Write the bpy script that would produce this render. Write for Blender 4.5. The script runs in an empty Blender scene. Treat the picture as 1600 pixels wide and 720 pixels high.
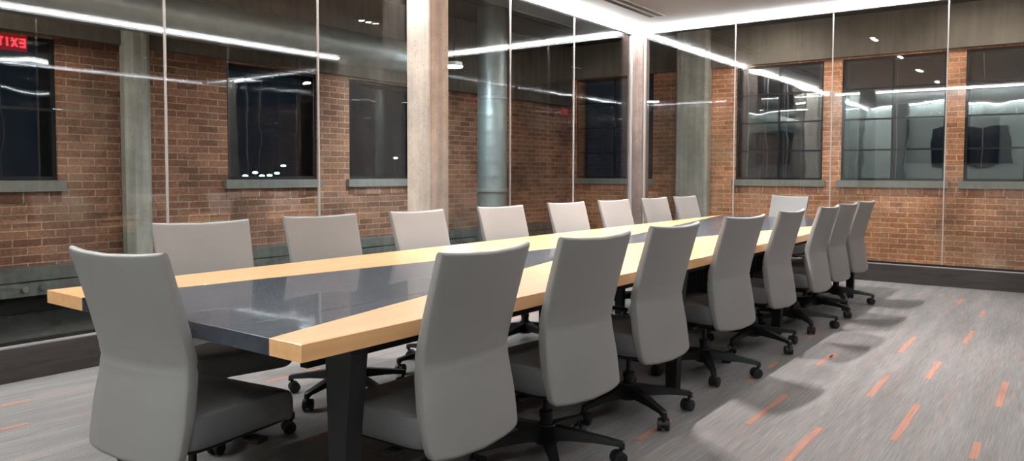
import bpy, bmesh, math, random
from mathutils import Vector, Matrix
random.seed(7)
S = bpy.context.scene
C = S.collection
PI = math.pi

# ------------------------------------------------------------------ dimensions
HC = 1.26                      # camera height
XL, XR = -5.15, 0.34           # glass walls left / right
YB, YE = 9.674, -0.75          # glass wall at the back / plaster wall behind the camera
ZG0, ZG1 = 0.216, 3.232        # glass from / to
ZC = 3.31                      # ceiling
XO, YO = -7.6, 11.7            # brick outer walls
ZO = 3.57                      # outer ceiling
XT0, XT1, YT0, YT1, ZT = -3.40, -1.75, 1.325, 8.65, .775   # table

# ------------------------------------------------------------------ materials
def new_mat(name):
    m = bpy.data.materials.new(name); m.use_nodes = True
    nt = m.node_tree; nt.nodes.clear()
    out = nt.nodes.new('ShaderNodeOutputMaterial')
    return m, nt, out
def N(nt, typ, **kw):
    n = nt.nodes.new(typ)
    for k, v in kw.items():
        if k in n.inputs.keys(): n.inputs[k].default_value = v
        else: setattr(n, k, v)
    return n
def LK(nt, a, ao, b, bi): nt.links.new(a.outputs[ao], b.inputs[bi])
def rgba(c): return (c[0], c[1], c[2], 1)
def srgb(r, g, b):
    f = lambda v: (v/255/12.92) if v/255 <= .04045 else ((v/255+.055)/1.055)**2.4
    return (f(r), f(g), f(b))
def pbr(name, col, rough=.5, metal=0, spec=.5, noise=0, nscale=20, bump=0, stretch=(1,1,1), emis=None, es=0, coat=0):
    m, nt, out = new_mat(name)
    p = N(nt, 'ShaderNodeBsdfPrincipled')
    p.inputs['Base Color'].default_value = rgba(col); p.inputs['Roughness'].default_value = rough
    p.inputs['Metallic'].default_value = metal; p.inputs['Specular IOR Level'].default_value = spec
    p.inputs['Coat Weight'].default_value = coat
    if emis:
        p.inputs['Emission Color'].default_value = rgba(emis); p.inputs['Emission Strength'].default_value = es
    if noise or bump:
        tc = N(nt, 'ShaderNodeTexCoord'); mp = N(nt, 'ShaderNodeMapping'); mp.inputs['Scale'].default_value = stretch
        LK(nt, tc, 'Object', mp, 'Vector')
        no = N(nt, 'ShaderNodeTexNoise'); no.inputs['Scale'].default_value = nscale; no.inputs['Detail'].default_value = 6
        LK(nt, mp, 0, no, 'Vector')
        if noise:
            mr = N(nt, 'ShaderNodeMapRange'); mr.inputs[1].default_value = .3; mr.inputs[2].default_value = .7
            mr.inputs[3].default_value = 1-noise; mr.inputs[4].default_value = 1+noise
            LK(nt, no, 'Fac', mr, 0)
            mx = N(nt, 'ShaderNodeVectorMath', operation='SCALE'); mx.inputs[0].default_value = col
            LK(nt, mr, 0, mx, 'Scale'); LK(nt, mx, 0, p, 'Base Color')
        if bump:
            b = N(nt, 'ShaderNodeBump'); b.inputs['Strength'].default_value = bump; b.inputs['Distance'].default_value = .002
            LK(nt, no, 'Fac', b, 'Height'); LK(nt, b, 0, p, 'Normal')
    LK(nt, p, 0, out, 'Surface')
    return m
def glass_mat(name, tint, f0=.04, wavy=0):
    m, nt, out = new_mat(name)
    g = N(nt, 'ShaderNodeNewGeometry')
    d = N(nt, 'ShaderNodeVectorMath', operation='DOT_PRODUCT')
    LK(nt, g, 'Normal', d, 0); LK(nt, g, 'Incoming', d, 1)
    a = N(nt, 'ShaderNodeMath', operation='ABSOLUTE'); LK(nt, d, 'Value', a, 0)
    s = N(nt, 'ShaderNodeMath', operation='SUBTRACT', use_clamp=True); s.inputs[0].default_value = 1; LK(nt, a, 0, s, 1)
    pw = N(nt, 'ShaderNodeMath', operation='POWER'); pw.inputs[1].default_value = 5; LK(nt, s, 0, pw, 0)
    ma = N(nt, 'ShaderNodeMath', operation='MULTIPLY_ADD'); ma.inputs[1].default_value = 1-f0; ma.inputs[2].default_value = f0
    LK(nt, pw, 0, ma, 0)
    t = N(nt, 'ShaderNodeBsdfTransparent'); t.inputs['Color'].default_value = rgba(tint)
    gl = N(nt, 'ShaderNodeBsdfGlossy'); gl.inputs['Roughness'].default_value = 0
    if wavy:
        tc = N(nt, 'ShaderNodeTexCoord'); no = N(nt, 'ShaderNodeTexNoise'); no.inputs['Scale'].default_value = 2.2; no.inputs['Detail'].default_value = 1
        LK(nt, tc, 'Object', no, 'Vector')
        b = N(nt, 'ShaderNodeBump'); b.inputs['Strength'].default_value = wavy; b.inputs['Distance'].default_value = .01
        LK(nt, no, 'Fac', b, 'Height'); LK(nt, b, 0, gl, 'Normal')
    mx = N(nt, 'ShaderNodeMixShader'); LK(nt, ma, 0, mx, 0); LK(nt, t, 0, mx, 1); LK(nt, gl, 0, mx, 2)
    LK(nt, mx, 0, out, 'Surface')
    return m
def brick_mat(name, axis, c1, c2, mortar, bw=.235, rh=.0735, off=.5):
    """axis 'x': wall runs along world x, 'y': along world y"""
    m, nt, out = new_mat(name)
    tc = N(nt, 'ShaderNodeTexCoord'); sp = N(nt, 'ShaderNodeSeparateXYZ'); LK(nt, tc, 'Object', sp, 0)
    cb = N(nt, 'ShaderNodeCombineXYZ'); LK(nt, sp, 'X' if axis == 'x' else 'Y', cb, 'X'); LK(nt, sp, 'Z', cb, 'Y')
    # hand-laid wobble
    wn = N(nt, 'ShaderNodeTexNoise'); wn.inputs['Scale'].default_value = 5; LK(nt, cb, 0, wn, 'Vector')
    wo = N(nt, 'ShaderNodeVectorMath', operation='MULTIPLY_ADD'); LK(nt, wn, 'Color', wo, 0)
    wo.inputs[1].default_value = (.016, .012, 0); LK(nt, cb, 0, wo, 2)
    br = N(nt, 'ShaderNodeTexBrick'); br.offset = off; br.offset_frequency = 2
    br.inputs['Color1'].default_value = rgba(c1); br.inputs['Color2'].default_value = rgba(c2); br.inputs['Mortar'].default_value = rgba(mortar)
    br.inputs['Scale'].default_value = 1; br.inputs['Mortar Size'].default_value = .006; br.inputs['Mortar Smooth'].default_value = .35
    br.inputs['Bias'].default_value = 0; br.inputs['Brick Width'].default_value = bw; br.inputs['Row Height'].default_value = rh
    LK(nt, wo, 0, br, 'Vector')
    n1 = N(nt, 'ShaderNodeTexNoise'); n1.inputs['Scale'].default_value = 1.3; n1.inputs['Detail'].default_value = 5; LK(nt, tc, 'Object', n1, 'Vector')
    r1 = N(nt, 'ShaderNodeMapRange'); r1.inputs[1].default_value = .3; r1.inputs[2].default_value = .7; r1.inputs[3].default_value = .55; r1.inputs[4].default_value = 1.45
    LK(nt, n1, 'Fac', r1, 0)
    n2 = N(nt, 'ShaderNodeTexNoise'); n2.inputs['Scale'].default_value = 38; n2.inputs['Detail'].default_value = 4; LK(nt, tc, 'Object', n2, 'Vector')
    r2 = N(nt, 'ShaderNodeMapRange'); r2.inputs[1].default_value = .3; r2.inputs[2].default_value = .7; r2.inputs[3].default_value = .75; r2.inputs[4].default_value = 1.25
    LK(nt, n2, 'Fac', r2, 0)
    mu = N(nt, 'ShaderNodeMath', operation='MULTIPLY'); LK(nt, r1, 0, mu, 0); LK(nt, r2, 0, mu, 1)
    sc = N(nt, 'ShaderNodeVectorMath', operation='SCALE'); LK(nt, br, 'Color', sc, 0); LK(nt, mu, 0, sc, 'Scale')
    # lime wash patches: grey-beige
    n3 = N(nt, 'ShaderNodeTexNoise'); n3.inputs['Scale'].default_value = .8; n3.inputs['Detail'].default_value = 8; n3.inputs['Roughness'].default_value = .65; LK(nt, tc, 'Object', n3, 'Vector')
    r3 = N(nt, 'ShaderNodeMapRange'); r3.inputs[1].default_value = .55; r3.inputs[2].default_value = .72; r3.inputs[3].default_value = 0; r3.inputs[4].default_value = .55
    LK(nt, n3, 'Fac', r3, 0)
    mx = N(nt, 'ShaderNodeMix', data_type='RGBA'); LK(nt, r3, 0, mx, 0); LK(nt, sc, 0, mx, 6); mx.inputs[7].default_value = rgba(mortar)
    p = N(nt, 'ShaderNodeBsdfPrincipled'); p.inputs['Roughness'].default_value = .9
    LK(nt, mx, 2, p, 'Base Color')
    b = N(nt, 'ShaderNodeBump'); b.inputs['Strength'].default_value = .6; b.inputs['Distance'].default_value = .006; b.invert = True
    LK(nt, br, 'Fac', b, 'Height'); LK(nt, b, 0, p, 'Normal'); LK(nt, p, 0, out, 'Surface')
    return m
def carpet_mat(name, base, tint):
    m, nt, out = new_mat(name)
    tc = N(nt, 'ShaderNodeTexCoord')
    def noise(scale, st, det=3, lo=.35, hi=.65, a=0., b=1.):
        mp = N(nt, 'ShaderNodeMapping'); mp.inputs['Scale'].default_value = st; LK(nt, tc, 'Object', mp, 0)
        n = N(nt, 'ShaderNodeTexNoise'); n.inputs['Scale'].default_value = scale; n.inputs['Detail'].default_value = det; LK(nt, mp, 0, n, 'Vector')
        r = N(nt, 'ShaderNodeMapRange'); r.inputs[1].default_value = lo; r.inputs[2].default_value = hi; r.inputs[3].default_value = a; r.inputs[4].default_value = b
        LK(nt, n, 'Fac', r, 0); return r
    streak = noise(1, (210, 4, 1), 3, .3, .7, .78, 1.2)
    wide = noise(1, (9, .8, 1), 3, .35, .65, .88, 1.10)
    fine = noise(1, (260, 160, 1), 2, .3, .7, .78, 1.22)
    m1 = N(nt, 'ShaderNodeMath', operation='MULTIPLY'); LK(nt, streak, 0, m1, 0); LK(nt, wide, 0, m1, 1)
    m2 = N(nt, 'ShaderNodeMath', operation='MULTIPLY'); LK(nt, m1, 0, m2, 0); LK(nt, fine, 0, m2, 1)
    hue = noise(1, (16, 1.3, 1), 3, .5, .68, 0, .5)
    mx = N(nt, 'ShaderNodeMix', data_type='RGBA'); LK(nt, hue, 0, mx, 0); mx.inputs[6].default_value = rgba(base); mx.inputs[7].default_value = rgba(tint)
    sc = N(nt, 'ShaderNodeVectorMath', operation='SCALE'); LK(nt, mx, 2, sc, 0); LK(nt, m2, 0, sc, 'Scale')
    p = N(nt, 'ShaderNodeBsdfPrincipled'); p.inputs['Roughness'].default_value = .95; p.inputs['Specular IOR Level'].default_value = .15
    LK(nt, sc, 0, p, 'Base Color')
    b = N(nt, 'ShaderNodeBump'); b.inputs['Strength'].default_value = .5; b.inputs['Distance'].default_value = .003
    LK(nt, m2, 0, b, 'Height'); LK(nt, b, 0, p, 'Normal'); LK(nt, p, 0, out, 'Surface')
    return m
def wood_mat(name, c1, c2, rough, st=(30, 1.2, 30), coat=0.):
    m, nt, out = new_mat(name)
    tc = N(nt, 'ShaderNodeTexCoord'); mp = N(nt, 'ShaderNodeMapping'); mp.inputs['Scale'].default_value = st; LK(nt, tc, 'Object', mp, 0)
    n = N(nt, 'ShaderNodeTexNoise'); n.inputs['Scale'].default_value = 1; n.inputs['Detail'].default_value = 6; n.inputs['Distortion'].default_value = .6; LK(nt, mp, 0, n, 'Vector')
    r = N(nt, 'ShaderNodeMapRange'); r.inputs[1].default_value = .3; r.inputs[2].default_value = .7; LK(nt, n, 'Fac', r, 0)
    mx = N(nt, 'ShaderNodeMix', data_type='RGBA'); LK(nt, r, 0, mx, 0); mx.inputs[6].default_value = rgba(c1); mx.inputs[7].default_value = rgba(c2)
    p = N(nt, 'ShaderNodeBsdfPrincipled'); p.inputs['Roughness'].default_value = rough; p.inputs['Coat Weight'].default_value = coat
    LK(nt, mx, 2, p, 'Base Color'); LK(nt, p, 0, out, 'Surface')
    return m
def concrete_mat(name, col, amt=.25, sc=3):
    m, nt, out = new_mat(name)
    tc = N(nt, 'ShaderNodeTexCoord')
    n = N(nt, 'ShaderNodeTexNoise'); n.inputs['Scale'].default_value = sc; n.inputs['Detail'].default_value = 10; n.inputs['Roughness'].default_value = .7; LK(nt, tc, 'Object', n, 'Vector')
    r = N(nt, 'ShaderNodeMapRange'); r.inputs[1].default_value = .3; r.inputs[2].default_value = .7; r.inputs[3].default_value = 1-amt; r.inputs[4].default_value = 1+amt; LK(nt, n, 'Fac', r, 0)
    v = N(nt, 'ShaderNodeTexVoronoi'); v.inputs['Scale'].default_value = 22; LK(nt, tc, 'Object', v, 'Vector')
    rv = N(nt, 'ShaderNodeMapRange'); rv.inputs[1].default_value = .10; rv.inputs[2].default_value = .2; rv.inputs[3].default_value = .72; rv.inputs[4].default_value = 1; LK(nt, v, 'Distance', rv, 0)
    mp = N(nt, 'ShaderNodeMapping'); mp.inputs['Scale'].default_value = (14, 14, .8); LK(nt, tc, 'Object', mp, 0)
    nb = N(nt, 'ShaderNodeTexNoise'); nb.inputs['Scale'].default_value = 1; nb.inputs['Detail'].default_value = 4; LK(nt, mp, 0, nb, 'Vector')
    rb = N(nt, 'ShaderNodeMapRange'); rb.inputs[1].default_value = .35; rb.inputs[2].default_value = .65; rb.inputs[3].default_value = 1-amt*.6; rb.inputs[4].default_value = 1+amt*.5; LK(nt, nb, 'Fac', rb, 0)
    m1 = N(nt, 'ShaderNodeMath', operation='MULTIPLY'); LK(nt, r, 0, m1, 0); LK(nt, rv, 0, m1, 1)
    m2 = N(nt, 'ShaderNodeMath', operation='MULTIPLY'); LK(nt, m1, 0, m2, 0); LK(nt, rb, 0, m2, 1)
    s = N(nt, 'ShaderNodeVectorMath', operation='SCALE'); s.inputs[0].default_value = col; LK(nt, m2, 0, s, 'Scale')
    p = N(nt, 'ShaderNodeBsdfPrincipled'); p.inputs['Roughness'].default_value = .85; LK(nt, s, 0, p, 'Base Color')
    b = N(nt, 'ShaderNodeBump'); b.inputs['Strength'].default_value = .5; b.inputs['Distance'].default_value = .004; LK(nt, m2, 0, b, 'Height'); LK(nt, b, 0, p, 'Normal')
    LK(nt, p, 0, out, 'Surface')
    return m
def emit_mat(name, col, st):
    m, nt, out = new_mat(name)
    e = N(nt, 'ShaderNodeEmission'); e.inputs['Color'].default_value = rgba(col); e.inputs['Strength'].default_value = st
    LK(nt, e, 0, out, 'Surface'); return m

M = {}
M['glass'] = glass_mat('partition_glass', (.975, .985, .98), .045)
M['glass_right'] = glass_mat('partition_glass_right', (.95, .96, .955), .10)
M['pane'] = glass_mat('window_glass', (.9, .93, .93), .15, wavy=.22)
M['pane_left'] = glass_mat('window_glass_left', (.9, .93, .93), .05, wavy=.22)
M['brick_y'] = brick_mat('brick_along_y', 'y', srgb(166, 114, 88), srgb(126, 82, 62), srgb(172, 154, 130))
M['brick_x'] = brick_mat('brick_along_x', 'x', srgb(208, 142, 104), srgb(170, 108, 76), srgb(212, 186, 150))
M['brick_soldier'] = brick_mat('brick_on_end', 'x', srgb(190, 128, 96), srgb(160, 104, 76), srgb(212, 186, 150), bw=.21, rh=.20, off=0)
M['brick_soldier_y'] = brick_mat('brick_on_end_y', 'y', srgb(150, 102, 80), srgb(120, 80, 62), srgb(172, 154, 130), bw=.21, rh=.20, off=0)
M['carpet'] = carpet_mat('carpet', srgb(131, 127, 125), srgb(143, 127, 121))
M['dash'] = carpet_mat('carpet_orange', srgb(176, 128, 111), srgb(156, 125, 114))
M['ceiling'] = pbr('painted_ceiling', srgb(196, 188, 180), .9)
M['plaster'] = pbr('plaster_wall', srgb(214, 224, 218), .85, noise=.02, nscale=2)
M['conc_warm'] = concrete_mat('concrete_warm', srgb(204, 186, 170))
M['conc_corner'] = concrete_mat('concrete_corner', srgb(150, 128, 118), .3, 4)
M['conc'] = concrete_mat('concrete_grey', srgb(172, 168, 156))
M['conc_beam'] = concrete_mat('concrete_beam', srgb(108, 99, 88), .22, 2)
M['conc_green'] = concrete_mat('concrete_ledge', srgb(106, 106, 98), .3, 5)
M['conc_floor'] = pbr('polished_floor', srgb(66, 66, 62), .12, noise=.15, nscale=3)
M['recess'] = pbr('recess_shade', srgb(40, 40, 38), .8)  # dark colour paints in the shade of the gap under the ledge
M['sill'] = concrete_mat('sill', srgb(138, 134, 126), .12, 4)
M['plank'] = wood_mat('ceiling_plank', srgb(62, 50, 46), srgb(40, 34, 32), .8, (9, .5, 9))
M['board'] = wood_mat('dark_board', srgb(82, 74, 72), srgb(64, 58, 58), .55, (3, 3, 30))
M['frame'] = pbr('window_frame', srgb(10, 11, 12), .6)
M['joint'] = pbr('joint_strip', srgb(206, 196, 190), .4, 0)
M['alu'] = pbr('white_aluminium', srgb(214, 210, 208), .35, .3)
M['gasket'] = pbr('gasket', srgb(22, 22, 22), .6)
M['maple'] = wood_mat('maple', srgb(234, 182, 130), srgb(220, 166, 112), .32, (26, .9, 26), .15)
M['slate'] = wood_mat('slate_stain', srgb(62, 66, 76), srgb(50, 54, 64), .27, (10, .6, 10), .3)
M['black'] = pbr('black_metal', srgb(13, 13, 15), .45)
M['plastic'] = pbr('black_plastic', srgb(16, 16, 17), .45)
M['vinyl'] = pbr('grey_vinyl', srgb(140, 136, 133), .42, noise=.03, nscale=3, bump=0)
M['vinyl_shaded'] = pbr('grey_vinyl_shaded', srgb(108, 106, 106), .42, noise=.03, nscale=3)  # same chair vinyl, darkened for the shade that lies on the seats
M['wheel'] = pbr('caster_rubber', srgb(30, 30, 31), .5)
M['duct'] = pbr('galvanised_steel', srgb(150, 154, 150), .46, .6, noise=.1, nscale=9)
M['led'] = emit_mat('led_strip', (.88, .945, 1), 44)
M['led_left'] = emit_mat('led_strip_left', (.88, .945, 1), 84)
M['led_right'] = emit_mat('led_strip_right', (.86, .94, 1), 33)
M['led_end'] = emit_mat('led_strip_end', (.88, .945, 1), 46)
M['spot'] = emit_mat('lamp_face', (1, .93, .86), 120)
M['cool'] = emit_mat('cool_lamp', (.68, .88, 1), 400)
M['disc'] = emit_mat('disc_lamp', (1, .96, .9), 150)
M['vent'] = pbr('slot_vent', srgb(92, 82, 76), .6)
M['screen'] = pbr('tv_screen', srgb(8, 9, 11), .15)
M['bezel'] = pbr('tv_bezel', srgb(14, 14, 14), .4)
M['red'] = emit_mat('exit_red', (1, .05, .07), 20)
M['signbox'] = pbr('sign_box', srgb(90, 12, 16), .5, emis=(1, .02, .03), es=2.2)
M['city'] = emit_mat('street_lamp_light', (.6, 1, .92), 9)
M['bolt'] = pbr('bolt_steel', srgb(140, 140, 134), .4, .6)

# ------------------------------------------------------------------ mesh helpers
def box(bm, x0, x1, y0, y1, z0, z1, mi=0, bev=0, seg=2):
    r = bmesh.ops.create_cube(bm, size=1)
    vs = r['verts']
    for v in vs:
        v.co = Vector((x0+(x1-x0)*(v.co.x+.5), y0+(y1-y0)*(v.co.y+.5), z0+(z1-z0)*(v.co.z+.5)))
    fs = set(f for v in vs for f in v.link_faces)
    for f in fs: f.material_index = mi
    if bev:
        es = list(set(e for v in vs for e in v.link_edges))
        bmesh.ops.bevel(bm, geom=es, offset=bev, segments=seg, affect='EDGES', profile=.5)
def cyl(bm, p0, p1, r0, r1=None, seg=20, mi=0):
    r1 = r0 if r1 is None else r1
    p0, p1 = Vector(p0), Vector(p1); d = p1-p0
    q = d.to_track_quat('Z', 'Y').to_matrix().to_4x4()
    mat = Matrix.Translation((p0+p1)/2) @ q
    r = bmesh.ops.create_cone(bm, cap_ends=True, segments=seg, radius1=r0, radius2=r1, depth=d.length, matrix=mat)
    for f in set(f for v in r['verts'] for f in v.link_faces): f.material_index = mi
def prism(bm, pts, z0, z1, mi=0):
    lo = [bm.verts.new((x, y, z0)) for x, y in pts]; hi = [bm.verts.new((x, y, z1)) for x, y in pts]
    fs = [bm.faces.new(lo[::-1]), bm.faces.new(hi)]
    n = len(pts)
    for i in range(n): fs.append(bm.faces.new((lo[i], lo[(i+1) % n], hi[(i+1) % n], hi[i])))
    for f in fs: f.material_index = mi
def loft(bm, rings, cap=True, mi=0):
    rv = [[bm.verts.new(p) for p in r] for r in rings]
    n = len(rv[0]); fs = []
    for a, b in zip(rv, rv[1:]):
        for i in range(n): fs.append(bm.faces.new((a[i], a[(i+1) % n], b[(i+1) % n], b[i])))
    if cap: fs += [bm.faces.new(rv[0][::-1]), bm.faces.new(rv[-1])]
    for f in fs: f.material_index = mi
def make(name, bm, mats, parent=None, smooth=False, loc=None):
    bmesh.ops.recalc_face_normals(bm, faces=bm.faces)
    me = bpy.data.meshes.new(name); bm.to_mesh(me); bm.free()
    if not isinstance(mats, (list, tuple)): mats = [mats]
    for m in mats: me.materials.append(m)
    if smooth:
        for p in me.polygons: p.use_smooth = True
        try: me.set_sharp_from_angle(angle=math.radians(38))
        except Exception: pass
    o = bpy.data.objects.new(name, me); C.objects.link(o)
    if parent: o.parent = parent
    if loc: o.location = loc
    return o
def bx(name, dims, mat, parent=None, bev=0):
    bm = bmesh.new()
    for d in (dims if isinstance(dims[0], (list, tuple)) else [dims]): box(bm, *d, bev=bev)
    return make(name, bm, mat, parent)
def empty(name, loc=(0, 0, 0), rz=0):
    o = bpy.data.objects.new(name, None); o.empty_display_size = .1; C.objects.link(o)
    o.location = loc; o.rotation_euler = (0, 0, rz); return o
def tag(o, label, cat, group=None):
    o['label'] = label; o['category'] = cat
    if group: o['group'] = group
    return o
def struct(o, label, cat):
    o['kind'] = 'structure'; o['label'] = label; o['category'] = cat
    return o

# ------------------------------------------------------------------ floor, ceilings
dashes = [(-1.64,3.15,3.52),(-1.30,3.68,4.31),(-0.99,3.30,3.85),(-1.63,5.95,6.22),(-1.58,4.46,4.61),(-1.58,4.85,5.05),(-1.34,5.10,5.46),(-0.66,3.87,4.57),(-0.91,4.56,5.12),(-0.70,5.18,5.72),(-0.30,4.78,5.39),(-0.33,3.83,4.08),(-0.97,5.83,6.47),(-0.63,6.44,7.02),(-0.64,7.77,8.09),(-0.89,8.39,8.82),(-1.32,5.38,5.52),(-4.21,1.42,1.54),(-4.63,1.57,1.71),(-4.37,3.06,3.29),(-4.9,2.2,2.6),(-3.9,2.7,3.1),(-2.2,3.6,4.1),(-2.9,2.2,2.7),(-3.9,5.0,5.5),(-4.5,6.4,6.9),(-.2,2.2,2.7),(-.1,6.9,7.3),(-.7,1.4,1.9),(-1.3,.4,.9),(-2.4,.1,.6),(-3.6,.2,.7),(-4.6,-.2,.3),(-.4,.3,.8)]
bm = bmesh.new()
box(bm, XL, XR, YE, YB, -.12, 0)
for x, a, b in dashes: box(bm, x-.017, x+.017, a, b, 0, .0012, mi=1)
struct(make('floor', bm, [M['carpet'], M['dash']]), 'grey streaked carpet with short orange dashes under the table and chairs', 'floor')

bm = bmesh.new(); box(bm, XL-.02, XR+.02, YE, YB+.02, ZC, ZC+.15)
struct(make('ceiling', bm, M['ceiling']), 'smooth pale ceiling over the meeting room', 'ceiling')

bm = bmesh.new()
box(bm, XO, XL, -6, YO, -.12, -.001); box(bm, XL, 6, YB, YO, -.12, -.001); box(bm, XR, 6, -6, YB, -.12, -.001)
struct(make('floor_corridor', bm, M['conc_floor']), 'dark polished concrete floor outside the glass walls', 'floor')
bm = bmesh.new(); box(bm, XO-.3, 6.2, -6.2, YO+.3, ZO, ZO+.12)
struct(make('ceiling_corridor', bm, M['plank']), 'dark brown plank ceiling outside the glass walls', 'ceiling')

# ------------------------------------------------------------------ brick outer walls with window openings
def wall_with_holes(name, axis, pos, thick, a0, a1, z0, z1, holes, mat, label, outward):
    """axis 'y': wall plane x=pos running along y.  outward = -1/+1 direction of the outside"""
    hs = sorted(holes); bm = bmesh.new()
    lo, hi = sorted((pos, pos+outward*thick))
    def b(u0, u1, w0, w1):
        if u1-u0 < 1e-4 or w1-w0 < 1e-4: return
        if axis == 'y': box(bm, lo, hi, u0, u1, w0, w1)
        else: box(bm, u0, u1, lo, hi, w0, w1)
    u = a0
    for h0, h1, w0, w1 in hs:
        b(u, h0, z0, z1); b(h0, h1, z0, w0); b(h0, h1, w1, z1); u = h1
    b(u, a1, z0, z1)
    return struct(make(name, bm, mat), label, 'wall')
SILL = 1.18
left_holes = [(1.25, 3.08, SILL, 2.47), (4.80, 6.02, SILL, 2.47), (6.53, 8.0, SILL, 2.47)]
back_holes = [(-7.42, -5.86, SILL, 2.97), (-4.40, -3.06, SILL, 2.95), (-2.80, -1.44, SILL, 2.95), (-1.22, .16, SILL, 2.95)]
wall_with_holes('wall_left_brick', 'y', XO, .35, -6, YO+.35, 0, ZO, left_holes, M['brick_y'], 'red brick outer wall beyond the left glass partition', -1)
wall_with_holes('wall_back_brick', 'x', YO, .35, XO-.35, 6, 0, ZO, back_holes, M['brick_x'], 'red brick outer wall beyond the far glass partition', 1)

wn = 0
wl = {0: 'dark night window at the far left of the left brick wall', 1: 'dark night window right of the concrete pier on the left brick wall, city lights in it',
      2: 'dark night window beside the concrete column on the left brick wall',
      3: 'dark night window in the brick behind the room corner', 4: 'dark night window right of the far concrete pier',
      5: 'dark night window reflecting the bright end wall and light strip, in the middle of the far brick wall', 6: 'dark night window reflecting the television, at the right edge of the photo'}
def window(axis, pos, outward, h, cols, rows, idx):
    u0, u1, z0, z1 = h
    w = empty('window_%d' % (idx+1), (pos, (u0+u1)/2, z0) if axis == 'y' else ((u0+u1)/2, pos, z0))
    struct(w, wl[idx], 'window')
    ox, oy = w.location.x, w.location.y
    def b(bm, a0, a1, d0, d1, w0, w1):
        # a along wall, d depth outward from wall face
        e0, e1 = sorted((pos+outward*d0, pos+outward*d1))
        if axis == 'y': box(bm, e0-ox, e1-ox, a0-oy, a1-oy, w0-z0, w1-z0)
        else: box(bm, a0-ox, a1-ox, e0-oy, e1-oy, w0-z0, w1-z0)
    f = .034; d0, d1 = .03, .345
    bm = bmesh.new()
    b(bm, u0, u0+f, d0, d1, z0, z1); b(bm, u1-f, u1, d0, d1, z0, z1); b(bm, u0+f, u1-f, d0, d1, z0, z0+f); b(bm, u0+f, u1-f, d0, d1, z1-f, z1)
    make('frame', bm, M['frame'], w)
    for i in range(1, cols):
        bm = bmesh.new(); c = u0+(u1-u0)*i/cols; b(bm, c-.012, c+.012, .036, .075, z0+f, z1-f); make('muntin', bm, M['frame'], w)
    for i in range(1, rows):
        bm = bmesh.new(); c = z0+(z1-z0)*i/rows; b(bm, u0+f, u1-f, .038, .073, c-.012, c+.012); make('muntin', bm, M['frame'], w)
    bm = bmesh.new(); b(bm, u0+.01, u1-.01, .052, .058, z0+.01, z1-.01); make('glass_pane', bm, M['pane_left' if idx < 4 else 'pane'], w)
    bm = bmesh.new(); b(bm, u0-.05, u1+.05, -.05, .03, z0-.10, z0); make('sill', bm, M['sill'], w)
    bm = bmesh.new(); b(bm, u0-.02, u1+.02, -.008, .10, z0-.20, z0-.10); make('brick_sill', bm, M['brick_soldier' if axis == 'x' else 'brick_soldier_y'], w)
for h in left_holes: window('y', XO, -1, h, 2 if wn == 0 else 1, 2 if wn == 0 else 1, wn); wn += 1
for h in back_holes: window('x', YO, 1, h, 2, 4, wn); wn += 1

# concrete lintel beams above the windows
struct(bx('trim_1', (XO, XO+.10, -6, YO, 2.49, 3.562), M['conc_beam']), 'concrete beam along the top of the left brick wall', 'beam')
struct(bx('trim_2', (XO, 6, YO-.09, YO, 2.97, 3.562), M['conc_beam']), 'concrete beam along the top of the far brick wall', 'beam')
# concrete ledge at the foot of the left brick wall with bolt heads
led = empty('trim_3', (XO, 2.9, 0)); struct(led, 'stepped concrete ledge at the foot of the left brick wall', 'ledge')
bx('ledge_top', (0, .20, -8.9, 8.7, .30, .405), M['conc_green'], led)
bx('ledge_groove', (0, .17, -8.9, 8.7, .285, .30), M['recess'], led)
bx('ledge_face', (0, .22, -8.9, 8.7, .17, .285), M['conc_green'], led)
bx('ledge_recess', (0, .05, -8.9, 8.7, 0, .17), M['recess'], led)
for yy in (-.2, -.06, 2.6, 2.74, 5.4, 5.54):
    bm = bmesh.new(); cyl(bm, (.22, yy, .235), (.245, yy, .235), .026, seg=10); make('bolt', bm, M['bolt'], led)

# piers on the brick walls
def pier(name, x0, x1, y0, y1, z1, label, mat, ch=.05):
    bm = bmesh.new()
    prism(bm, [(x0+ch, y0), (x1-ch, y0), (x1, y0+ch), (x1, y1-ch), (x1-ch, y1), (x0+ch, y1), (x0, y1-ch), (x0, y0+ch)], 0, z1)
    return struct(make(name, bm, mat), label, 'column')
pier('column_1', XO+.003, XO+.21, 3.62, 3.87, ZO, 'grey concrete pier against the left brick wall', M['conc'], .06)
pier('column_2', -5.36, -4.80, YO-.22, YO-.003, ZO, 'grey concrete pier against the far brick wall', M['conc'], .04)
# columns of the room
pier('column_3', -5.14, -4.845, 5.11, 5.385, ZC, 'warm lit concrete column interrupting the left glass wall', M['conc_warm'], .012)
pier('column_4', -5.225, -4.992, 9.6, 9.84, ZC, 'board-marked concrete post where the two glass walls meet', M['conc_corner'], .012)
pier('column_5', -.34, .40, 8.92, 9.76, ZC, 'concrete column at the far right corner of the room', M['conc_warm'], .03)
pier('column_6', -4.33, -4.0, YE, YE+.3, ZC, 'dark column standing against the end wall behind the camera', M['board'], .02)

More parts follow.
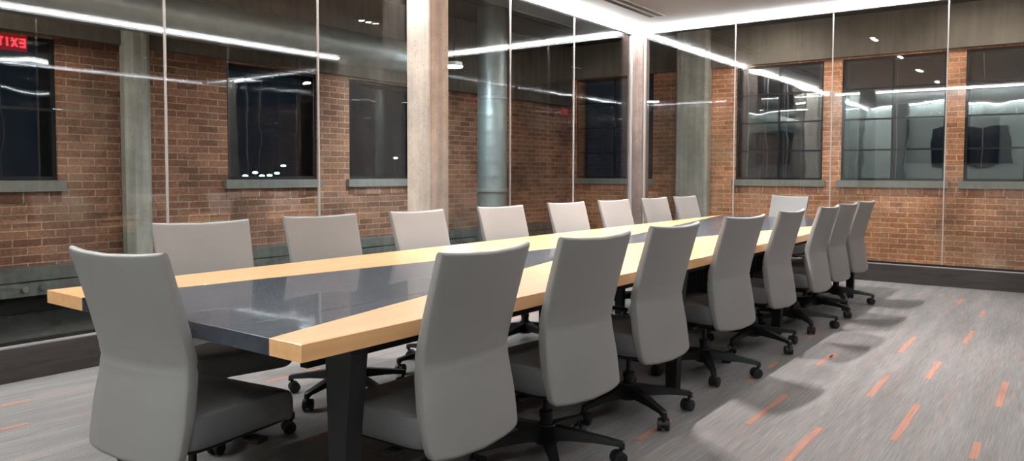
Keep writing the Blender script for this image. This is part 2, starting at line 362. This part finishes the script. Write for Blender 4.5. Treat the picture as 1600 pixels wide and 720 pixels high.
# ------------------------------------------------------------------ glass walls
def glass_wall(name, axis, pos, joints, a0, a1, label, gaps=(), gm='glass'):
    w = empty(name, (pos, a0, 0) if axis == 'y' else (a0, pos, 0)); struct(w, label, 'glass wall')
    ox, oy = w.location.x, w.location.y
    def b(nm, u0, u1, d0, d1, z0, z1, mat):
        bm = bmesh.new()
        if axis == 'y': box(bm, pos+d0-ox, pos+d1-ox, u0-oy, u1-oy, z0, z1)
        else: box(bm, u0-ox, u1-ox, pos+d0-oy, pos+d1-oy, z0, z1)
        return make(nm, bm, mat, w)
    cuts = [a0]+[j for j in joints if a0 < j < a1]+[a1]
    segs = []
    for u0, u1 in zip(cuts, cuts[1:]):
        cur = [(u0, u1)]
        for g0, g1 in gaps:
            nxt = []
            for s0, s1 in cur:
                if g1 <= s0 or g0 >= s1: nxt.append((s0, s1))
                else:
                    if g0-s0 > .03: nxt.append((s0, g0))
                    if s1-g1 > .03: nxt.append((g1, s1))
            cur = nxt
        segs += cur
    for s0, s1 in segs: b('glass_pane', s0+.004, s1-.004, -.006, .006, ZG0-.02, ZG1+.01, M[gm])
    for j in joints:
        if a0 < j < a1 and not any(g0 <= j <= g1 for g0, g1 in gaps): b('joint_strip', j-.006, j+.006, -.009, .009, ZG0, ZG1, M['joint'])
    runs = [(a0, a1)]
    for g0, g1 in gaps: runs = [(a0, g0), (g1, a1)]
    for r0, r1 in runs:
        b('head_channel', r0, r1, -.03, .03, ZG1, ZC-.003, M['alu'])
        b('base_channel', r0, r1, -.022, .022, ZG0-.012, ZG0, M['alu'])
        b('base_gasket', r0, r1, -.014, .014, ZG0, ZG0+.022, M['gasket'])
    return w, b
w, b = glass_wall('wall_left', 'y', XL, [-1.26, .16, 1.47, 2.783, 4.093, 6.742, 8.065], YE, 9.60, 'frameless glass partition along the left side of the room', [(5.11, 5.385)])
b('edge_frame', 9.555, 9.595, -.02, .02, ZG0, ZG1, M['joint'])
w, b = glass_wall('wall_back', 'x', YB, [-3.66, -2.432, -1.194], -4.992, -.34, 'frameless glass partition at the far end of the room')
b('edge_frame', -4.99, -4.965, -.02, .02, ZG0, ZG1, M['joint'])
glass_wall('wall_right', 'y', XR, [.16, 1.47, 2.783, 4.093, 5.42, 6.742, 8.065], YE, 8.92, 'frameless glass partition along the right side of the room', (), 'glass_right')
struct(bx('wall_end', (XL-.03, XR+.03, YE-.15, YE, 0, ZC), M['plaster']), 'pale plaster wall behind the camera', 'wall')
struct(bx('wall_corridor', [(XO-.1, 6.1, -6.1, -6, 0, ZO), (6, 6.1, -6, YO, 0, ZO)], M['conc_beam']), 'plain walls closing the open floor outside', 'wall')
# baseboards (dark boards under the glass)
struct(bx('baseboard_left', [(XL-.05, XL+.05, YE, 5.11, 0, ZG0-.012), (XL-.05, XL+.05, 5.385, 9.6, 0, ZG0-.012)], M['board'], bev=0), 'dark board under the left glass partition', 'baseboard')
struct(bx('baseboard_back', (-4.992, -.34, YB-.05, YB+.05, 0, ZG0-.012), M['board']), 'dark brown board under the far glass partition', 'baseboard')
struct(bx('baseboard_right', (XR-.05, XR+.05, YE, 8.92, 0, ZG0-.012), M['board']), 'dark board under the right glass partition', 'baseboard')
# upstand between ceiling and outer ceiling
struct(bx('trim_4', [(XL-.04, XL+.0, YE-.1, YB+.04, ZC-.003+.003, ZC+.16), (XL, XR, YB, YB+.04, ZC, ZC+.16), (XR, XR+.04, YE-.1, YB, ZC, ZC+.16)], M['ceiling']), 'pale edge of the lowered ceiling above the glass walls', 'ceiling edge')

# ------------------------------------------------------------------ LED strips round the ceiling edge
def led_strip(axis, pos, a0, a1, side, label, mat):
    """glowing bar hung just under the ceiling beside the glass head channel; side = direction into the room"""
    mid = (a0+a1)/2; h = (a1-a0)/2
    t = empty('led_strip', (pos, mid, ZC) if axis == 'y' else (mid, pos, ZC)); tag(t, label, 'light', 'light strips around the ceiling edge')
    d0, d1 = sorted((side*.040, side*.085)); e0, e1 = sorted((side*.033, side*.040))
    if axis == 'y':
        bx('diffuser', (d0, d1, -h, h, -.052, -.022), mat, t)
        bx('housing', [(e0, e1, -h, h, -.058, -.0008), (d0, d1, -h, -h+.02, -.022, -.0008), (d0, d1, h-.02, h, -.022, -.0008)], M['alu'], t)
    else:
        bx('diffuser', (-h, h, d0, d1, -.052, -.022), mat, t)
        bx('housing', [(-h, h, e0, e1, -.058, -.0008), (-h, -h+.02, d0, d1, -.022, -.0008), (h-.02, h, d0, d1, -.022, -.0008)], M['alu'], t)
led_strip('y', XL, YE+.2, 9.52, 1, 'white light strip along the ceiling above the left glass wall', M['led_left'])
led_strip('x', YB, -4.95, -.42, -1, 'white light strip along the ceiling above the far glass wall', M['led'])
led_strip('y', XR, YE+.2, 8.85, -1, 'white light strip above the right glass wall, seen reflected in the left glass', M['led_right'])
led_strip('x', YE, XL+.2, XR-.2, 1, 'white light strip above the end wall, seen reflected in the far glass', M['led_end'])

# triple downlights over the table
def downlight(y, label, watts=60):
    t = empty('downlight', (-2.5, y, ZC)); tag(t, label, 'downlight', 'triple downlights over the table')
    bx('trim_plate', (-.085, .085, -.22, .22, -.006, -.0005), M['alu'], t)
    for k in (-1, 0, 1):
        bm = bmesh.new(); cyl(bm, (0, k*.13, -.012), (0, k*.13, -.0065), .043, seg=24); make('lamp', bm, M['alu'], t)
        bm = bmesh.new(); cyl(bm, (0, k*.13, -.0135), (0, k*.13, -.0125), .034, seg=24); make('lamp_face', bm, M['spot'], t)
        L = bpy.data.lights.new('lamp_beam', 'SPOT'); L.energy = watts; L.color = (1, .965, .95); L.spot_size = math.radians(92); L.spot_blend = .5; L.shadow_soft_size = .02
        o = bpy.data.objects.new('lamp_beam', L); C.objects.link(o); o.parent = t; o.location = (0, k*.13, -.03)
for y, l, wt in ((7.05, 'triple downlight over the far end of the table', 100), (4.96, 'triple downlight over the middle of the table', 128),
             (2.81, 'triple downlight over the near half of the table', 14), (.66, 'triple downlight above the near end of the room', 2)):
    downlight(y, l, wt)

# slot vent in the ceiling
v = empty('ceiling_vent', (-4.45, 7.77, ZC)); tag(v, 'dark linear slot vent in the ceiling near the far left corner', 'vent')
bx('slot', (-.10, .10, -1.2, 1.2, -.006, -.0005), M['vent'], v)
bx('flange', [(-.11, -.10, -1.215, 1.215, -.009, -.0005), (.10, .11, -1.215, 1.215, -.009, -.0005), (-.02, .02, -1.2, 1.2, -.009, -.0062)], M['ceiling'], v)

# ------------------------------------------------------------------ things outside the glass
def duct_rings(path, r, seg=28):
    rings = []
    for i, p in enumerate(path):
        p = Vector(p); a = Vector(path[max(i-1, 0)]); b_ = Vector(path[min(i+1, len(path)-1)]); d = (b_-a).normalized()
        up = Vector((0, 0, 1)) if abs(d.z) < .9 else Vector((1, 0, 0))
        u = d.cross(up).normalized(); w_ = u.cross(d)
        rr = r*(1.022 if i % 6 == 5 else 1)
        rings.append([p+u*math.cos(2*PI*k/seg)*rr+w_*math.sin(2*PI*k/seg)*rr for k in range(seg)])
    return rings
bm = bmesh.new(); loft(bm, duct_rings([(0, 0, .001+.035*i) for i in range(102)], .205))
o = make('air_duct', bm, M['duct'], None, True, (-6.62, 8.25, 0)); tag(o, 'shiny vertical round duct standing behind the left glass, lit cool blue', 'duct')
for zz in (1.0, 2.28):
    bm = bmesh.new(); loft(bm, [[Vector((math.cos(2*PI*k/32)*r_, math.sin(2*PI*k/32)*r_, z_)) for k in range(32)] for z_, r_ in ((zz, .208), (zz+.004, .222), (zz+.04, .222), (zz+.044, .208))]); make('collar', bm, M['duct'], o, True)
bm = bmesh.new(); loft(bm, duct_rings([(0, -4.5+.06*i, 0) for i in range(186)], .19))
o = make('air_duct', bm, M['duct'], None, True, (-6.62, 0, 2.66)); tag(o, 'grey horizontal round duct running along the top of the left corridor', 'duct')

def ceiling_lamp(name, loc, r, mat, zc, label, cat, group=None, watts=0, col=(1, 1, 1)):
    t = empty(name, loc); tag(t, label, cat, group)
    bm = bmesh.new(); cyl(bm, (0, 0, 0), (0, 0, .05), r, r*.9, 28); make('housing', bm, M['alu'], t)
    bm = bmesh.new(); cyl(bm, (0, 0, -.012), (0, 0, -.001), r*.9, seg=28); make('diffuser', bm, mat, t)
    bm = bmesh.new(); cyl(bm, (0, 0, .05), (0, 0, zc-loc[2]-.002), .008, seg=8); make('stem', bm, M['black'], t)
    return t
ceiling_lamp('pendant_lamp', (-6.2, 6.98, 2.57), .11, M['cool'], ZO, 'bright cool white round lamp behind the glass just right of the concrete column', 'lamp', None, 22, (.7, .88, 1))
ceiling_lamp('disc_lamp', (-6.5, 1.2, 3.35), .16, M['disc'], ZO, 'round white pendant lamp in the left corridor nearest the camera', 'lamp', 'disc lamps in the corridor', 45, (1, .95, .88))
ceiling_lamp('disc_lamp', (-6.3, -2.5, 3.1), .16, M['disc'], ZO, 'round white pendant lamp at the near end of the left corridor', 'lamp', 'disc lamps in the corridor', 30, (1, .95, .88))
ceiling_lamp('disc_lamp', (-3.6, 10.7, 3.512), .13, M['disc'], ZO, 'added fill lamp on the ceiling of the far corridor above the concrete pier', 'lamp', 'disc lamps in the corridor', 26, (1, .93, .84))  # lamp added to brighten the far brick, mostly hidden above the glass
ceiling_lamp('disc_lamp', (-.9, 10.7, 3.512), .13, M['disc'], ZO, 'added fill lamp on the ceiling of the far corridor at the right', 'lamp', 'disc lamps in the corridor', 26, (1, .93, .84))  # second added lamp, lifts the brick towards the right
ceiling_lamp('disc_lamp', (3.6, -1.5, 3.3), .16, M['disc'], ZO, 'round white pendant lamp out on the open floor right of the room', 'lamp', 'disc lamps in the corridor', 25, (1, .95, .9))

# exit sign (faces the room through the right glass; seen mirrored in the left glass)
sg = empty('exit_sign', (2.2, 4.48, 3.03)); tag(sg, 'red lit EXIT sign, mirrored in the left glass at the top left', 'sign')
bx('sign_box', (.0, .05, -.21, .21, -.02, .22), M['signbox'], sg, bev=.006)
bx('bracket', (.02, .03, -.02, .02, .22, ZO-3.02-.002), M['black'], sg)
def letters(parent):
    bm = bmesh.new(); t = .026; x0, x1 = -.008, -.001; h0, h1 = .035, .165
    def lb(u0, z0, u1, z1, th=t):
        a = Vector((0, u0, z0)); c = Vector((0, u1, z1)); d = (c-a).normalized(); n = Vector((0, -d.z, d.y))*th/2
        q = [a-n, c-n, c+n, a+n]
        lo = [bm.verts.new((x0, p.y, p.z)) for p in q]; hi = [bm.verts.new((x1, p.y, p.z)) for p in q]
        bm.faces.new(lo); bm.faces.new(hi[::-1])
        for i in range(4): bm.faces.new((lo[i], lo[(i+1) % 4], hi[(i+1) % 4], hi[i]))
    # viewed from -x (inside the room) left = +y
    W = .07
    def col(k): return .175-k*.098
    e = col(0); lb(e, h0, e, h1)
    for z in (h0+.01, (h0+h1)/2, h1-.01): lb(e, z, e-W, z)
    e = col(1); lb(e, h0, e-W, h1); lb(e, h1, e-W, h0)
    e = col(2)-.03; lb(e, h0, e, h1)
    e = col(3)+.02; lb(e, h1-.01, e-W, h1-.01); lb(e-W/2, h0, e-W/2, h1)
    return make('lettering', bm, M['red'], parent)
letters(sg)

# television on the end wall
tv = empty('television', (-2.35, YE+.003, 1.54)); tag(tv, 'large black television on the end wall, reflected in the far windows', 'television')
bx('bezel', (-.95, .95, 0, .06, 0, 1.06), M['bezel'], tv, bev=.008)
bx('screen', (-.925, .925, .0605, .064, .03, 1.03), M['screen'], tv)

# small lights of the town outside the windows
pts = [(-60, 39.6, .95), (-60, 40.6, 1.25), (-60, 41.3, .95), (-60, 42.1, 1.0), (-60, 42.9, 1.2), (-60, 43.6, 1.9), (-60, 58.0, 2.9)]
for k, (x, y, z) in enumerate(pts):
    t = empty('street_light', (x, y, z)); tag(t, 'tiny distant light of the town seen through the left windows', 'street light', 'distant lights of the town outside')
    bm = bmesh.new(); bmesh.ops.create_uvsphere(bm, u_segments=12, v_segments=8, radius=.13, matrix=Matrix.Diagonal((1, 2.2, .8, 1))); make('lamp', bm, M['city'], t, True)
    bm = bmesh.new(); cyl(bm, (0, 0, -3.2), (0, 0, -.08), .05, seg=8); make('pole', bm, M['frame'], t)

# ------------------------------------------------------------------ table
tb = empty('conference_table', (-2.57, 4.98, 0)); tag(tb, 'very long maple and slate-grey conference table filling the middle of the room', 'table')
TH = .052
def tp(name, pts, mat):
    bm = bmesh.new(); prism(bm, [(x+2.57, y-4.98) for x, y in pts], ZT-TH, ZT)
    es = [e for e in bm.edges if abs(e.verts[0].co.z-e.verts[1].co.z) < 1e-6 and e.verts[0].co.z > ZT-.001]
    bmesh.ops.bevel(bm, geom=es, offset=.0015, segments=1, affect='EDGES')
    return make(name, bm, mat, tb)
YM = 4.4
tp('maple_panel', [(XT1, YT0), (XT1, YT1), (-2.54, YM), (-1.90, YT0)], M['maple'])
tp('maple_panel', [(XT0, YT0), (-3.09, YT0), (-2.68, YM), (XT0, YT1)], M['maple'])
tp('slate_panel', [(-1.9005, YT0), (-2.5405, YM), (XT1-.0005, YT1), (XT0+.0005, YT1), (-2.6795, YM), (-3.0895, YT0)], M['slate'])['label'] = 'slate grey panel narrowing to the middle of the table'
def leg(x, y, s, name='leg'):
    bm = bmesh.new(); rings = []
    for z, hx, hy, ox in ((0.0, .032, .032, 0), (.012, .032, .032, 0), (.40, .042, .032, 0), (ZT-TH-.03, .062, .034, s*.01), (ZT-TH-.0005, .062, .034, s*.01)):
        rings.append([Vector((x+2.57+ox+a*hx, y-4.98+b_*hy, z)) for a, b_ in ((-1, -1), (1, -1), (1, 1), (-1, 1))])
    loft(bm, rings)
    return make(name, bm, M['black'], tb)
for y in (1.58, 4.03, 5.93, 8.33):
    leg(-1.87, y, 1); leg(-3.28, y, -1)
    bx('crossbar', (-3.13+2.57, -2.01+2.57, y-4.98-.03, y-4.98+.03, ZT-TH-.075, ZT-TH-.001), M['black'], tb)
bx('seam', (-2.128+2.57, -2.125+2.57, YT0+.005-4.98, 2.36-4.98, ZT+.0001, ZT+.0004), M['black'], tb)
bx('rail', [(-2.98+2.57, -2.94+2.57, 1.66-4.98, 8.27-4.98, ZT-TH-.15, ZT-TH-.076), (-2.2+2.57, -2.16+2.57, 1.66-4.98, 8.27-4.98, ZT-TH-.15, ZT-TH-.076)], M['black'], tb)
bx('cable_tray', [(-2.85+2.57, -2.35+2.57, 1.85-4.98, 2.7-4.98, .54, .645)] + [(-2.85+2.57+.02+k*.04, -2.85+2.57+.034+k*.04, 1.843-4.98, 1.85-4.98, .545, .64) for k in range(12)], M['plastic'], tb)
for y in (4.03, 5.93, 7.55):
    bm = bmesh.new()
    box(bm, -2.75+2.57, -2.39+2.57, y-.12-4.98, y+.12-4.98, .02, ZT-TH-.0005)
    for k in range(12):                                             # vertical ribs all round
        xx = -2.75+2.57+.015+k*.03; box(bm, xx-.006, xx+.006, y-.128-4.98, y+.128-4.98, .03, ZT-TH-.02)
    for k in range(8):
        yy = y-.12-4.98+.015+k*.03; box(bm, -2.758+2.57, -2.382+2.57, yy-.006, yy+.006, .03, ZT-TH-.02)
    box(bm, -2.80+2.57, -2.34+2.57, y-.17-4.98, y+.17-4.98, 0.0015, .02)
    make('pedestal', bm, M['black'], tb)
bm = bmesh.new(); cyl(bm, (-2.69+2.57, 6.87-4.98, ZT+.0003), (-2.69+2.57, 6.87-4.98, ZT+.006), .035, seg=24); make('grommet', bm, M['plastic'], tb)

# ------------------------------------------------------------------ chair
def superring(cx, cy, z, hx, hy, n=4., seg=44, curve=0., z_fn=None):
    r = []
    for k in range(seg):
        a = 2*PI*k/seg; c, s = math.cos(a), math.sin(a)
        x = math.copysign(abs(c)**(2/n), c)*hx; y = math.copysign(abs(s)**(2/n), s)*hy
        zz = z+(z_fn(x) if z_fn else 0)
        r.append(Vector((cx+x, cy+y+curve*(x/.235)**2, zz)))
    return r
def interp(tab, z):
    for (a, p), (b_, q) in zip(tab, tab[1:]):
        if a <= z <= b_:
            t = (z-a)/(b_-a); return p+(q-p)*t
    return tab[0][1] if z < tab[0][0] else tab[-1][1]
def smooth_tab(tab, z, w=.022):
    return sum(interp(tab, z+w*k/3) for k in range(-3, 4))/7
def make_chair():
    t = empty('conference_chair')
    # backrest: tall reclined upper half, waist crease, flared lower half with rounded bottom corners
    ctr = [(.20, -.262), (.32, -.250), (.45, -.225), (.60, -.197), (.66, -.197), (.80, -.238), (1.1, -.335)]
    zb, zt = .315, 1.0
    bm = bmesh.new(); rings = []
    zs = []
    for k in range(10): a = k/10*PI/2; zs.append((zb+.018*(1-math.cos(a)), math.sin(a)*.9+.1))
    n_ = 44
    for k in range(n_+1): zs.append((zb+.018+(zt-.011-zb-.018)*k/n_, 1))
    for k in range(1, 8): a = k/7*PI/2; zs.append((zt-.011+.011*math.sin(a), max(.12, math.cos(a))))
    for z, f in zs:
        hw = interp([(.3, .232), (.45, .240), (.63, .226), (.80, .232), (1.0, .238)], z)
        r = .034
        if z < zb+r: hw -= r-math.sqrt(max(0, r*r-(zb+r-z)**2))
        th = interp([(.3, .018), (.5, .028), (.66, .027), (.9, .020), (1.0, .018)], z)
        pinch = .0045*math.exp(-((z-.632)/.006)**2)
        rings.append(superring(0, smooth_tab(ctr, z), z, hw, (th-pinch)*f, 8, 60, .032, lambda x, z=z: .012*(x/.235)**2*max(0, (z-.7)/.3)+(.014*(x/.235)**2*max(0, 1-(z-zb)/.2))))
    loft(bm, rings); back = make('backrest', bm, M['vinyl'], t, True)
    bx('back_bracket', [(-.05, .05, -.235, -.12, .335, .36), (-.05, .05, -.236, -.212, .335, .44)], M['plastic'], back, bev=.004)
    # seat cushion with waterfall front
    bm = bmesh.new(); rings = []
    for z, g in ((.355, .90), (.358, .96), (.366, .985), (.39, 1), (.43, 1), (.452, .99), (.462, .975), (.467, .94), (.469, .88), (.471, .4)):
        rings.append(superring(0, .037, z, .243*g, .243*g, 9, 60, 0, None))
    loft(bm, rings)
    for v_ in bm.verts:
        if v_.co.y > .16: v_.co.z -= (v_.co.y-.16)**2*2.0
    seat = make('seat', bm, M['vinyl_shaded'], t, True)
    # mechanism and lever paddles
    bm = bmesh.new()
    box(bm, -.10, .10, -.14, .15, .30, .352, bev=.012); box(bm, -.17, .17, -.10, .14, .352, .364); box(bm, -.05, .05, -.22, -.12, .335, .36, bev=.006)
    mech = make('seat_mechanism', bm, M['plastic'], t)
    bm = bmesh.new(); cyl(bm, (.09, .06, .33), (.205, .07, .328), .006, seg=8); box(bm, .20, .275, .045, .098, .318, .336, bev=.007)
    make('lever', bm, M['plastic'], mech)
    bm = bmesh.new(); cyl(bm, (-.09, -.04, .33), (-.20, -.045, .328), .006, seg=8); box(bm, -.25, -.19, -.07, -.02, .318, .336, bev=.007)
    make('lever', bm, M['plastic'], mech)
    bm = bmesh.new(); loft(bm, [superring(0, .037, z, .243*g, .243*g, 9, 60) for z, g in ((.340, .80), (.343, .90), (.350, .955), (.3545, .965))]); make('seat_pan', bm, M['plastic'], t, True)
    bm = bmesh.new(); cyl(bm, (0, 0, .07), (0, 0, .20), .028, seg=24); cyl(bm, (0, 0, .20), (0, 0, .305), .014, seg=20); cyl(bm, (0, 0, .19), (0, 0, .215), .031, seg=24)
    make('gas_column', bm, M['black'], t, True)
    bm = bmesh.new(); cyl(bm, (0, 0, .075), (0, 0, .158), .052, .040, 28); make('base_hub', bm, M['plastic'], t, True)
    # five legs, each with its caster
    for k in range(5):
        a = 2*PI*k/5+.35
        bm = bmesh.new(); rings = []
        for r, hw, z0, z1 in ((.035, .034, .085, .150), (.10, .029, .092, .142), (.22, .024, .090, .122), (.318, .020, .082, .104), (.338, .018, .068, .100), (.347, .010, .068, .094)):
            rings.append([Vector((r, -hw, z0+.004)), Vector((r, -hw*.8, z0)), Vector((r, hw*.8, z0)), Vector((r, hw, z0+.004)), Vector((r, hw*.75, z1)), Vector((r, -hw*.75, z1))])
        loft(bm, rings)
        lg = make('leg', bm, M['plastic'], t); lg.rotation_euler.z = a
        bm = bmesh.new()
        cyl(bm, (.330, 0, .045), (.330, 0, .075), .009, seg=10)
        sw = .6*(-1)**k
        cs, sn = math.cos(sw), math.sin(sw)
        def P(x, y, z): return (.330+x*cs-y*sn, x*sn+y*cs, z)
        for s in (-1, 1):
            cyl(bm, P(-.012, s*.008, .031), P(-.012, s*.026, .031), .0305, seg=24)
            cyl(bm, P(-.012, s*.026, .031), P(-.012, s*.029, .031), .0305, .024, seg=24); cyl(bm, P(-.012, s*.029, .031), P(-.012, s*.0305, .031), .019, seg=18)
        cyl(bm, P(-.012, -.008, .031), P(-.012, .008, .031), .020, seg=16)
        make('caster', bm, M['wheel'], lg, True)
    return t
def copy_tree(o, parent=None):
    c = o.copy(); C.objects.link(c)
    if parent: c.parent = parent
    for ch in list(o.children): copy_tree(ch, c)
    return c
near = [(-1.883, 1.968, 1.577), (-1.871, 2.703, 1.47), (-1.892, 3.501, 1.497), (-1.885, 4.49, 1.43), (-1.893, 5.42, 1.52), (-1.871, 6.325, 1.539), (-1.895, 7.065, 1.50), (-1.898, 7.81, 1.495)]
near = [(x+.012, y, a) for x, y, a in near]
far = [(-3.318, 2.06, -1.77), (-3.312, 2.82, -1.70), (-3.292, 3.621, -1.624), (-3.294, 4.502, -1.714), (-3.337, 5.491, -1.712), (-3.329, 6.319, -1.689), (-3.356, 7.227, -1.704), (-3.333, 7.976, -1.665)]
nl = ['grey chair on the right side of the table, nearest the camera in that row',
      'grey chair on the right side of the table, second from the camera in that row',
      'grey chair on the right side of the table, third from the camera in that row',
      'grey chair on the right side of the table, fourth from the camera in that row',
      'grey chair on the right side of the table, fifth from the camera in that row',
      'grey chair on the right side of the table, third from the far end',
      'grey chair on the right side of the table, second from the far end, mostly hidden',
      'grey chair on the right side of the table, last at the far end']
fl = ['grey chair across the table, leftmost there, in front of the grey pier',
      'grey chair across the table, second from the left, below the dark night window',
      'grey chair across the table, directly in front of the warm concrete column',
      'grey chair across the table, in front of the shiny vertical duct',
      'grey chair across the table, fifth from the left, in front of plain brick',
      'grey chair across the table, just left of the corner post',
      'grey chair across the table, just right of the corner post',
      'grey chair across the table, rightmost of the far row, in front of the far pier']
SP = {1: .03, 2: .31, 3: -.09, 4: .40, 5: -.07, 6: .49, 7: -.28}
proto = make_chair()
lst = [(p, l, 'chairs along the right side of the table') for p, l in zip(near, nl)] + [(p, l, 'chairs along the left side of the table') for p, l in zip(far, fl)] + \
      [((-2.52, 1.437, .14), 'large grey chair in the left foreground at the near end of the table', None),
       ((-2.76, 8.70, 2.9), 'grey chair at the far head of the table, facing the camera in front of brick', None)]
for i, ((x, y, a), l, g) in enumerate(lst):
    c = proto if i == 0 else copy_tree(proto)
    c.location = (x, y, .0013); c.rotation_euler = (0, 0, a); tag(c, l, 'chair', g)
    spin = SP[i] if i in SP else random.uniform(-.5, .5)
    for ch in c.children:
        if ch.name.startswith('leg'): ch.rotation_euler.z += spin

# ------------------------------------------------------------------ world, camera, colour
w = bpy.data.worlds.new('night'); S.world = w; w.use_nodes = True
w.node_tree.nodes['Background'].inputs[0].default_value = (.0040, .0068, .0118, 1); w.node_tree.nodes['Background'].inputs[1].default_value = 1
cam = bpy.data.cameras.new('camera'); co = bpy.data.objects.new('camera', cam); C.objects.link(co); S.camera = co
f, cx, cy, pitch, roll, yaw = 1175.0, 826.49, 323.57, .04465, .00394, .62691
F = Vector((-math.sin(yaw)*math.cos(pitch), math.cos(yaw)*math.cos(pitch), -math.sin(pitch)))
R = Vector((math.cos(yaw), math.sin(yaw), 0)); U = R.cross(F)
R2 = R*math.cos(roll)+U*math.sin(roll); U2 = -R*math.sin(roll)+U*math.cos(roll)
co.matrix_world = Matrix(((R2.x, U2.x, -F.x, 0), (R2.y, U2.y, -F.y, 0), (R2.z, U2.z, -F.z, HC), (0, 0, 0, 1)))
cam.sensor_width = 36; cam.lens = 36*f/1600; cam.shift_x = (800-cx)/1600; cam.shift_y = (cy-360)/1600; cam.clip_start = .02
S.view_settings.view_transform = 'Standard'; S.view_settings.look = 'None'; S.view_settings.gamma = 1; S.view_settings.exposure = .5
S.view_settings.use_curve_mapping = False
S.cycles.use_denoising = True
S.cycles.max_bounces = 10; S.cycles.transparent_max_bounces = 40; S.cycles.glossy_bounces = 8; S.cycles.diffuse_bounces = 4
S.cycles.sample_clamp_indirect = 30
